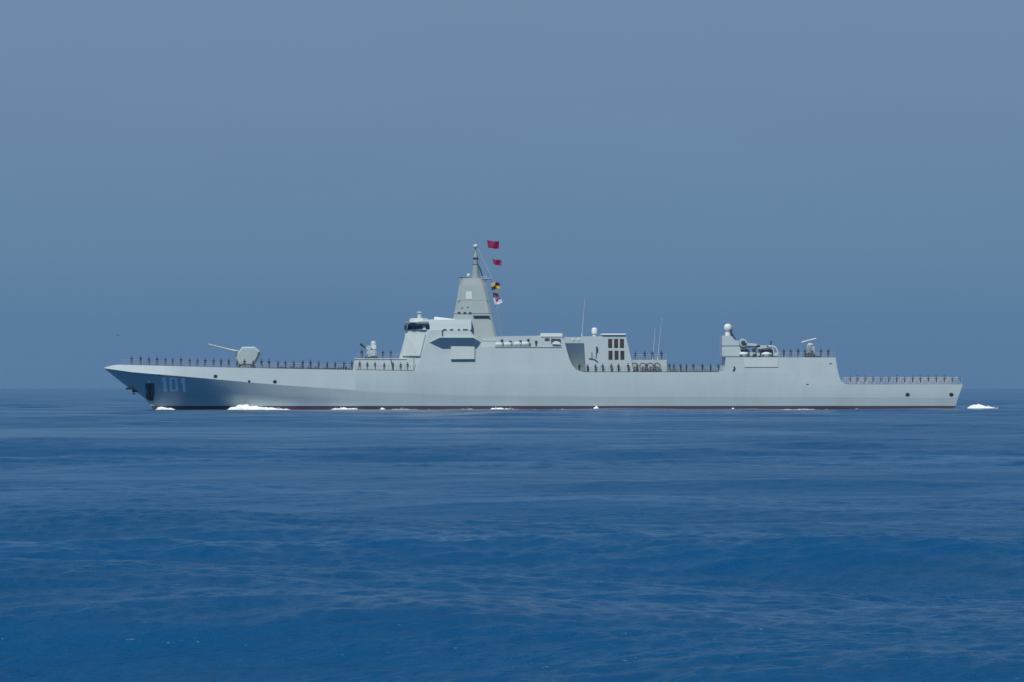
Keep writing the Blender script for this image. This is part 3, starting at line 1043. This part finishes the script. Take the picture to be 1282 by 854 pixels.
# ---- foredeck: gun, missile block, close-in gun
def gun():
    # stealth-shaped turret: outline read from the photograph, faceted in width
    out = [(295.4, 455.6), (296.2, 449), (298.2, 441.5), (303.5, 434.2), (319.6, 434.2), (326, 440.2), (325.2, 444.5), (318.6, 457.4), (300, 457.6)]
    hw = [1.5, 1.6, 1.5, 1.25, 1.25, 1.45, 1.6, 1.7, 1.75]
    c = P(310, 447, 0)
    bm = bmesh.new()
    mid = [bm.verts.new(P(x, y, 0)) for x, y in out]
    bm.verts.index_update()
    bm.free()
    bm = bmesh.new()
    def ring(lat, k):
        return [Vector((P(310 + (x - 310) * k, 446 + (y - 446) * k, 0).x, -lat, P(0, 446 + (y - 446) * k, 0).z)) for x, y in out]
    loft(bm, [ring(-1.75, .84), ring(-.9, 1.0), ring(.9, 1.0), ring(1.75, .84)])
    t = obj('gun_turret', bm, M_house, ship)
    bm = bmesh.new()
    lathe(bm, P(309, 460.6, 0), [(1.9, 0), (1.9, .35), (1.7, .5)], 24)
    obj('turret_ring', bm, M_deck, t, smooth=35)
    bm = bmesh.new()
    a, b = P(299, 440.6, 0), P(261.2, 431.2, 0)
    d = (b - a)
    tube(bm, a, a + d * .25, .26, .2, 14)
    tube(bm, a + d * .25, a + d * .985, .17, .11, 14)
    tube(bm, a + d * .95, b, .17, .17, 14)
    obj('gun_barrel', bm, M_light, t, smooth=40)
    bm = bmesh.new()
    box(bm, P(297, 442.6, 0), (.9, .9, 1.1), Matrix.Rotation(R(14), 3, 'Y'), bevel=.1)
    obj('gun_mantlet', bm, M_deck, t)
gun()

def fore_block():
    bm = bmesh.new()
    loft(bm, [octo(441.6, 530, 463.8, 6.6, .6), octo(443.6, 530, 449.6, 6.2, .6)])
    blk = obj('missile_block', bm, M_house, ship)
    bm = bmesh.new()
    loft(bm, [octo(443, 512, 449.7, 6.35, .6), octo(443.2, 512, 448.9, 6.3, .6)])
    obj('block_coaming', bm, M_light, blk)
    # flush missile hatches on the foredeck
    i = 0
    for px in (352, 362, 372, 382, 392, 402, 412, 422, 430):
        bm = bmesh.new()
        for lat in (-3.6, -1.2, 1.2, 3.6):
            c = P(px, top_y(px), lat)
            box(bm, c + Vector((0, 0, .12)), (1.35, 1.8, .36), bevel=.06)
        obj('hatch_row', bm, M_deck, ship)
    for px in (349, 355, 364, 371, 377, 386, 391, 395, 404, 408, 413, 418, 424, 430, 436):
        bm = bmesh.new()
        c = P(px, top_y(px), side_lat(px, top_y(px)) - 1.4)
        h = random.uniform(.3, .75)
        tube(bm, c, c + Vector((0, 0, h)), .16)
        tube(bm, c + Vector((.5, 0, 0)), c + Vector((.5, 0, h)), .16)
        box(bm, c + Vector((.25, 0, .05)), (1.0, .5, .1))
        obj('bollard', bm, M_dark, ship)
    # close-in gun on the block
    t = bmesh.new()
    c = P(463.5, 449.2, 2.5)
    lathe(t, c, [(1.2, 0), (1.2, .35), (.9, .45)], 20)
    g = obj('close_in_gun', t, M_dark, ship, smooth=35)
    bm = bmesh.new()
    box(bm, P(463.2, 446, 3.3), (.7, .5, .9), bevel=.1)
    box(bm, P(462.5, 441, 2.5), (1.0, 1.6, 1.3), Matrix.Rotation(R(20), 3, 'Y'), bevel=.15)
    box(bm, P(461.6, 436.3, 2.6), (1.1, 1.3, 1.1), Matrix.Rotation(R(40), 3, 'Y'), bevel=.15)
    box(bm, P(466.8, 442.5, 2.7), (1.5, 1.9, 1.4), bevel=.2)
    obj('gun_mount', bm, M_house, g)
    bm = bmesh.new()
    a, b = P(460.5, 438.2, 2.6), P(451.2, 430.6, 2.6)
    for t_ in np.linspace(0, 2 * math.pi, 7, endpoint=False):
        o_ = Vector((.1 * math.sin(t_), .14 * math.cos(t_), .1 * math.sin(t_)))
        tube(bm, a + o_, b + o_, .05, n=6)
    tube(bm, a, a + (b - a) * .75, .17, n=10)
    tube(bm, a + (b - a) * .8, b, .26, n=10)
    obj('gatling_barrel', bm, M_dark, g)
    bm = bmesh.new()
    lathe(bm, P(467.6, 439, 2.2), [(.45, 0), (.62, .3), (.66, 1.0), (.6, 1.6), (.4, 1.95), (.08, 2.08)])
    obj('tracking_dome', bm, M_house, g, smooth=45)
    bm = bmesh.new()
    bmesh.ops.create_cone(bm, cap_ends=True, segments=16, radius1=.5, radius2=.5, depth=.3, matrix=Matrix.Translation(P(468.2, 434.5, 2.9)) @ Matrix.Rotation(R(90), 4, 'X'))
    obj('tracking_dish', bm, M_white, g, smooth=40)
    bm = bmesh.new()
    box(bm, P(468.5, 447.4, 3.4), (1.4, .6, .5), bevel=.08)
    obj('ammunition_box', bm, M_dark, g)
    # jack pole where the side plating begins
    bm = bmesh.new()
    tube(bm, Ps(518.3, 464.4, -.4), Ps(518.3, 448.8, .2), .09)
    obj('deck_pole', bm, M_rail, ship)
    bm = bmesh.new()
    tube(bm, P(489.2, 449.4, 6.3), P(492.2, 463.6, 6.9), .1)
    obj('ladder', bm, M_dark, blk)
fore_block()

# ---- rails along the deck edges (each run one mesh)
def rail(x0, x1, yf, latf, h=1.1, step=3.4, name='deck_rail', m=M_rail, net=False, both=True):
    for side in ((1, -1) if both else (1,)):
        bm = bmesh.new()
        n = max(2, int(round((x1 - x0) / step)) + 1)
        base = []
        for px in np.linspace(x0, x1, n):
            p = P(px, yf(px), latf(px)); p.y *= side
            base.append(p)
            tube(bm, p, p + Vector((0, 0, h)), .04, n=5)
        for z in (h, h * .66, h * .33):
            for a, b in zip(base, base[1:]):
                tube(bm, a + Vector((0, 0, z)), b + Vector((0, 0, z)), .02 if z < h else .03, n=4)
        if net:
            # raised flight-deck net frames: pale posts and diagonal cords
            for a, b in zip(base, base[1:]):
                for t in (.2, .4, .6, .8):
                    q = a.lerp(b, t)
                    tube(bm, q, q + Vector((0, 0, h)), .045, n=4)
                tube(bm, a, a.lerp(b, .5) + Vector((0, 0, h)), .04, n=4)
                tube(bm, a.lerp(b, .5) + Vector((0, 0, h)), b, .04, n=4)
        obj(name, bm, m, ship)
def dark_edge_bar(x0, x1):  # thin dark bar laid along both deck edges
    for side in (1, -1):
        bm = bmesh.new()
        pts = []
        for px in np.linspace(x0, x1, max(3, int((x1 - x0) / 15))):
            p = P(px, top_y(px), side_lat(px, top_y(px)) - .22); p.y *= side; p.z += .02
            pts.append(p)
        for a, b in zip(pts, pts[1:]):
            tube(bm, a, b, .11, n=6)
        obj('deck_edge_bar', bm, M_dark, ship)
dark_edge_bar(446, 517); dark_edge_bar(731, 900); dark_edge_bar(330, 440)
edge = lambda px: side_lat(px, top_y(px)) - .12
rail(152, 517, top_y, edge)
rail(731, 902, top_y, edge)
rail(976, 1045, lambda px: 447.6, lambda px: side_lat(px, 447.6) - .12)
rail(1064, 1203, top_y, edge, h=1.5, step=9.9, name='flight_deck_net', m=M_net, net=True)
rail(793, 834, lambda px: 450.6, lambda px: 5.3, both=False)
rail(446, 500, lambda px: 449, lambda px: 6.0, both=False)

# ------------------------------------------------------------------ flags
def flag(name, quad, lat, colour, label, cat='flag', wave=.25, seed=0, group=None):
    """cloth with the four corners tl, tr, br, bl in photograph pixels"""
    bm = bmesh.new()
    nu, nv = 12, 8
    tl, tr, br, bl = [P(x, y, lat) for x, y in quad]
    g = []
    for j in range(nv + 1):
        row = []
        for i in range(nu + 1):
            u, v = i / nu, j / nv
            p = tl.lerp(tr, u).lerp(bl.lerp(br, u), v)
            p.y += wave * math.sin(u * 7 + v * 1.5 + seed) * (0.3 + u)
            p.z += .08 * math.sin(u * 6 + seed * 2)
            row.append(bm.verts.new(p))
        g.append(row)
    for j in range(nv):
        for i in range(nu):
            f = bm.faces.new((g[j][i], g[j][i + 1], g[j + 1][i + 1], g[j + 1][i]))
            f.material_index = colour[1]((i + .5) / nu, (j + .5) / nv) if len(colour) > 1 else 0
    o = obj(name, bm, colour[0], None, smooth=180)
    md = o.modifiers.new('cloth_thickness', 'SOLIDIFY'); md.thickness = .02
    o.location = (0, D, 0)
    return tag(o, label, cat, group)
M_fred = mat('red_flag_cloth', (0.26, 0.010, 0.06), 0.8, 0.15, 2.0)
M_fyel = mat('yellow_flag_cloth', (0.62, 0.38, 0.04), 0.8, 0.1, 2.0)
M_fblk = mat('black_flag_cloth', (0.025, 0.02, 0.02), 0.8, 0.1, 2.0)
M_fwht = mat('white_flag_cloth', (0.78, 0.74, 0.76), 0.8, 0.05, 2.0)
M_fblu = mat('blue_flag_cloth', (0.06, 0.07, 0.25), 0.8, 0.1, 2.0)
flag('flag', ((609.6, 301.0), (624.6, 302.0), (624.8, 311.2), (611.2, 310.6)), .8, ([M_fred],), 'larger plain red flag flying at the very top of the mast', seed=.4)
flag('flag', ((616.2, 323.6), (628.2, 326.4), (627.4, 333.2), (618.2, 330.4)), 2.2, ([M_fred],), 'smaller red flag flying below the topmost flag beside the pole mast', seed=1.6)
flag('signal_flag', ((614.8, 354.6), (625.6, 353.6), (626.0, 362.2), (615.6, 362.8)), 4.4,
     ([M_fyel, M_fblk], lambda u, v: 1 if (u < .5) != (v < .45) else 0), 'yellow and black quartered signal flag hanging just under the yardarm', wave=.3, seed=2.2)
flag('signal_flag', ((617, 366.6), (623.8, 367.2), (624.6, 372.0), (617.6, 372.2)), 4.5, ([M_fred, M_fblk], lambda u, v: 1 if v < .55 else 0),
     'small dark red signal flag between the yellow one and the white one', wave=.2, seed=3.0)
flag('signal_flag', ((617.4, 374.0), (626.4, 373.2), (630.0, 379.6), (620.0, 382.6)), 4.6, ([M_fwht, M_fred, M_fblu], lambda u, v: 1 if .25 < u < .6 and v < .5 else (2 if u > .6 and v < .3 else 0)),
     'lowest signal flag, white with red and blue, beside the mast', wave=.3, seed=4.1)

# ------------------------------------------------------------------ crew
def person_mesh(pose):
    V = []; E = []; Rad = []
    def v(x, y, z, r, par=None):
        V.append((x, y, z)); Rad.append(r)
        if par is not None: E.append((par, len(V) - 1))
        return len(V) - 1
    st = pose.get('stance', .09)
    pel = v(0, 0, .92, .135)
    wai = v(0, 0, 1.08, .125, pel)
    che = v(0, -.01, 1.27, .15, wai)
    shl = v(0, 0, 1.40, .10, che)
    nec = v(0, -.01, 1.48, .055, shl)
    he1 = v(0, -.02, 1.57, .088, nec)
    he2 = v(0, -.015, 1.66, .088, he1)
    for s in (-1, 1):
        h = v(s * .085, 0, .86, .095, pel)
        k = v(s * st, -.015, .48, .062, h)
        a = v(s * st * 1.1, .01, .10, .045, k)
        v(s * st * 1.25, -.14, .045, .04, a)
        sh = v(s * .17, 0, 1.37, .065, shl)
        ex, ey, ez, hx, hy, hz = pose['arm']
        e = v(s * ex, ey, ez, .046, sh)
        w = v(s * hx, hy, hz, .036, e)
        v(s * (hx + (hx - ex) * .35), hy + (hy - ey) * .35 - .01, hz + (hz - ez) * .35, .042, w)
    me = bpy.data.meshes.new('person_cage')
    me.from_pydata(V, E, [])
    o = bpy.data.objects.new('person_cage', me)
    col.objects.link(o)
    md = o.modifiers.new('skin', 'SKIN')
    for i, r in enumerate(Rad):
        sv = me.skin_vertices[0].data[i]
        sv.radius = (r, r)
        sv.use_root = (i == 0)
    o.modifiers.new('sub', 'SUBSURF').levels = 1
    dg = bpy.context.evaluated_depsgraph_get()
    dg.update()
    body = bpy.data.meshes.new_from_object(o.evaluated_get(dg))
    bpy.data.objects.remove(o)
    bpy.data.meshes.remove(me)
    body.name = 'person_body'
    for m in (M_navy, M_skin, M_shoe): body.materials.append(m)
    for p in body.polygons:
        c = p.center
        hands = abs(c.x) > .19 and c.z < .86 and pose['arm'][5] < .95
        p.material_index = 1 if (c.z > 1.47 or hands) else (2 if c.z < .09 else 0)
    body.shade_smooth()
    return body
bodies = [person_mesh({'arm': (.22, .0, 1.12, .215, -.02, .87)}),
          person_mesh({'arm': (.24, .06, 1.12, .11, .14, .96), 'stance': .16}),
          person_mesh({'arm': (.25, .03, 1.12, .17, -.25, 1.08), 'stance': .12})]
def cap_mesh():
    bm = bmesh.new()
    lathe(bm, (0, 0, 1.66), [(.098, 0), (.1, .045), (.135, .075), (.125, .1), (.02, .105)], 14)
    for a, b in ((-.07, .07),):
        vs = [bm.verts.new(p) for p in ((-.085, -.06, 1.672), (.085, -.06, 1.672), (.06, -.155, 1.655), (-.06, -.155, 1.655))]
        bm.faces.new(vs)
    me = bpy.data.meshes.new('cap')
    bmesh.ops.recalc_face_normals(bm, faces=bm.faces)
    bm.to_mesh(me); bm.free(); me.shade_smooth()
    me.materials.append(M_cap)
    return me
CAP = cap_mesh()
ORD = ['first', 'second', 'third', 'fourth', 'fifth', 'sixth', 'seventh', 'eighth', 'ninth', 'tenth', 'eleventh', 'twelfth', 'thirteenth', 'fourteenth',
       'fifteenth', 'sixteenth', 'seventeenth', 'eighteenth', 'nineteenth', 'twentieth', 'twenty-first', 'twenty-second', 'twenty-third', 'twenty-fourth',
       'twenty-fifth', 'twenty-sixth', 'twenty-seventh', 'twenty-eighth', 'twenty-ninth']
def person(px, y, lat, label, group, body=None, rz=None):
    p = P(px, y, lat)
    b = body if body is not None else random.choice((0, 0, 1))
    o = bpy.data.objects.new('person', bodies[b])
    col.objects.link(o)
    s = random.uniform(.94, 1.08)
    o.location = (p.x, p.y + D, p.z)
    o.rotation_euler = (0, 0, rz if rz is not None else random.uniform(-.25, .25))
    o.scale = (s * 1.05, s * 1.05, s)
    tag(o, label, 'person', group)
    c = bpy.data.objects.new('cap', CAP)
    col.objects.link(c)
    c.parent = o
def row(xs, yf, latf, text, group, jit=.6):
    n = len(xs)
    for i, px in enumerate(xs):
        px += random.uniform(-jit, jit)
        person(px, yf(px), latf(px), text.format(ORD[i]), group)
at_edge = lambda px: side_lat(px, top_y(px)) - .55
row([165.3, 176, 186, 196.5, 207, 216, 226.5, 237, 247, 257, 267, 277, 287], top_y, at_edge,
    'navy uniformed person at the bow rail, {} counting aft from the bow tip', 'crew along the bow rail')
row([296.8, 306, 317], top_y, at_edge, 'person in dark uniform standing in front of the gun turret, {} from the left', 'crew beside the gun turret', .2)
row([327.5, 337, 347.5, 358, 368, 379, 389, 399, 410, 420, 431, 440], top_y, at_edge,
    'person in dark uniform on the foredeck, {} counting aft from the gun turret', 'crew between gun and missile block')
row([450.5, 460, 470, 481, 492.5, 502, 510.5], top_y, at_edge,
    'dark person against the pale missile block, {} counting from its left end', 'crew in front of the missile block')
for px, lab in ((453, 'person on the missile block roof to the left of the close-in gun'), (479.5, 'person on the missile block roof just right of the close-in gun'), (489.3, 'person on the missile block roof nearest the bridge front')):
    person(px, 449, 5.4, lab, 'crew on the missile block roof')
row([725, 735, 746, 755, 765.5, 774.5, 786], top_y, at_edge,
    'person in dark uniform at the rail below the funnel, {} counted from the left', 'crew below the funnel')
row([795.5, 807, 817, 828], lambda px: 450.6, lambda px: 5.0,
    'person standing on the low roof aft of the funnel, {} from the left', 'crew on the low roof', .2)
row([798, 809.5, 820], top_y, at_edge,
    'person at the rail in front of the hose reels, {} from the left', 'crew by the hose reels', .3)
row([837.5, 844, 851.5, 860, 868.5, 879, 889.5, 899, 908.8], lambda px: 466, at_edge,
    'person at the waist rail ahead of the hangar, {} from the low house', 'crew at the waist rail')
row([981.5, 990, 999, 1007.5, 1017, 1027.5, 1037], lambda px: 447.6, lambda px: side_lat(px, 447.6) - .5,
    'person lined up on the hangar roof edge, {} counted from the left', 'crew on the hangar roof', .3)
row([1064.6, 1073.2, 1083.4, 1093, 1103, 1113, 1122.8, 1132.6, 1142.6, 1152.4, 1162.4, 1172.2, 1182, 1192, 1201.5], top_y, at_edge,
    'dark person at the stern flight deck net, {} counting aft from the hangar', 'crew along the flight deck', .4)

# ------------------------------------------------------------------ foam
def foam(name, x0, x1, lat0, width, hfun, label, cat='foam', seed=0, rough=.2, tilt=0.0, mt=None):
    """a broken heap of white water; hfun gives its height in metres along 0..1"""
    L = P(x1, WL, lat0).x - P(x0, WL, lat0).x
    n = max(20, int(L / .22)); m = 14
    bm = bmesh.new()
    g = []
    for i in range(n + 1):
        u = i / n
        h = hfun(u)
        row_ = []
        for j in range(m + 1):
            v = j / m * 2 - 1
            w = width * (.35 + .65 * min(1, h * 1.4)) * (1 if h > 0 else .2)
            x = P(x0, WL, lat0).x + L * u
            y = -lat0 - w * v * .5 + tilt * u
            nz = mnoise.noise(Vector((x * 1.1 + seed * 13, y * 1.3, seed))) + .6 * mnoise.noise(Vector((x * 2.9, y * 3.1, seed + 5)))
            z = h * max(0, 1 - v * v) ** .7 * (1 + rough * 1.6 * nz) + .12 * nz * (1 - abs(v)) - .10
            if j in (0, m): z = -.5
            row_.append(bm.verts.new((x, y + .1 * nz, z)))
        g.append(row_)
    for a, b in zip(g, g[1:]):
        for j in range(m): bm.faces.new((a[j], b[j], b[j + 1], a[j + 1]))
    # thrown spray clots along the crest
    rnd = random.Random(seed)
    for _ in range(int(L * 1.2)):
        u = rnd.random()
        h = hfun(u)
        if h < .25: continue
        r = rnd.uniform(.05, .14)
        x = P(x0, WL, lat0).x + L * u
        c = Vector((x, -lat0 + tilt * u + rnd.gauss(0, width * .2), h * rnd.uniform(.7, 1.3)))
        bmesh.ops.create_icosphere(bm, subdivisions=1, radius=r, matrix=Matrix.Translation(c) @ Matrix.Diagonal((rnd.uniform(.8, 1.8), 1, rnd.uniform(.6, 1), 1)))
    o = obj(name, bm, mt or M_foam, None, smooth=180)
    o.location = (0, D, 0)
    tag(o, label, cat, kind='stuff')
    return o
hump = lambda a, pk, k=1.6: (lambda u: a * (u / pk) ** .8 if u < pk else a * max(0, 1 - (u - pk) / (1 - pk)) ** k)
foam('bow_foam', 194, 226, 1.0, 1.6, hump(.75, .22, 1.2), 'small white splash at the foot of the bow', seed=1, tilt=-1.2)
foam('bow_wave', 283, 372, 6.0, 3.2, hump(1.1, .2, 1.0), 'largest white bow wave breaking along the dark hull below the gun', seed=2, tilt=-3.2)
foam('hull_foam', 410, 454, 9.0, 1.8, lambda u: .5 * math.sin(math.pi * u) ** .8 if 0 < u < 1 else 0, 'long low white foam patch under the foredeck', seed=3, tilt=-.8)
foam('hull_foam', 611, 656, 10.6, 1.6, hump(.5, .2, .8), 'white foam patch on the waterline below the mast', seed=4)
foam('stern_wake', 1207, 1268, 4.0, 5.0, hump(1.2, .24, 1.5), 'white wake heap boiling up behind the stern', seed=5)
foam('hull_foam', 1172, 1196, 9.6, 1.2, lambda u: .25 * math.sin(math.pi * u) if 0 < u < 1 else 0, 'thin foam streak under the stern corner', seed=6)
foam('hull_foam', 474, 484, 9.6, 1.0, lambda u: .6 * math.sin(math.pi * u) if 0 < u < 1 else 0, 'tiny foam dot between the two long foam patches', seed=7)
foam('discharge_water', 742, 751, 10.2, .9, hump(1.0, .45, .6), 'white discharge splash on the waterline below the funnel', seed=8)
foam('discharge_water', 914.5, 921, 10.2, .7, hump(.6, .4, .6), 'small white discharge splash below the hangar front', seed=9)
def lace(u):
    return max(0.02, .17 + .15 * mnoise.noise(Vector((u * 30, 2.2, 0))) + .10 * mnoise.noise(Vector((u * 90, 7.2, 0))))
foam('waterline_lace', 470, 1190, 10.3, 1.0, lace, 'thin broken foam line all along the waterline', seed=10, mt=M_lace)

# ------------------------------------------------------------------ a bird, far left
def bird():
    bm = bmesh.new()
    # lofted body with wings pulled out of its flanks: one closed surface
    secs = [(-.17, .012), (-.13, .035), (-.06, .05), (.02, .055), (.1, .04), (.17, .02), (.24, .03)]
    n = 8
    rings = [[Vector((x, r * math.cos(t), r * .8 * math.sin(t))) for t in np.linspace(0, 2 * math.pi, n, endpoint=False)] for x, r in secs]
    loft(bm, rings)
    bm.faces.ensure_lookup_table()
    for s in (1, -1):
        fs = [f for f in bm.faces if abs(f.calc_center_median().x) < .07 and s * f.calc_center_median().y > .03 and abs(f.normal.z) < .75 and abs(f.normal.x) < .5]
        for k, (dy, dz, sc) in enumerate(((.14, .10, .9), (.16, .05, .75), (.16, -.05, .4))):
            r = bmesh.ops.extrude_face_region(bm, geom=fs)
            bmesh.ops.delete(bm, geom=fs, context='FACES')
            vs = [g for g in r['geom'] if isinstance(g, bmesh.types.BMVert)]
            fs = [g for g in r['geom'] if isinstance(g, bmesh.types.BMFace)]
            c = sum((x.co for x in vs), Vector()) / len(vs)
            for x in vs:
                q = x.co - c
                x.co = c + Vector((q.x * sc, q.y * .6, q.z * .55)) + Vector((.03 * k, s * dy, dz))
    o = obj('bird', bm, M_bird, None, smooth=180)
    p = P(148, 420.4, 0)
    o.location = (p.x, D + p.y, p.z)
    o.rotation_euler = (R(15), R(-8), R(50))
    tag(o, 'small dark bird flying over the sea ahead of the bow', 'bird')
bird()

# ------------------------------------------------------------------ sea haze
bm = bmesh.new()
box(bm, (0, 0, 20.5), (15200, 15200, 48))
M_haze = bpy.data.materials.new('thin_sea_haze')
M_haze.use_nodes = True
_t = M_haze.node_tree
for n in list(_t.nodes):
    if n.type == 'BSDF_PRINCIPLED': _t.nodes.remove(n)
_v = _t.nodes.new('ShaderNodeVolumePrincipled')
_v.inputs['Color'].default_value = (0.32, 0.56, 0.88, 1)
_v.inputs['Density'].default_value = 4e-5
_t.links.new(_v.outputs[0], [n for n in _t.nodes if n.type == 'OUTPUT_MATERIAL'][0].inputs['Volume'])
tag(obj('haze', bm, M_haze), kind='stuff')
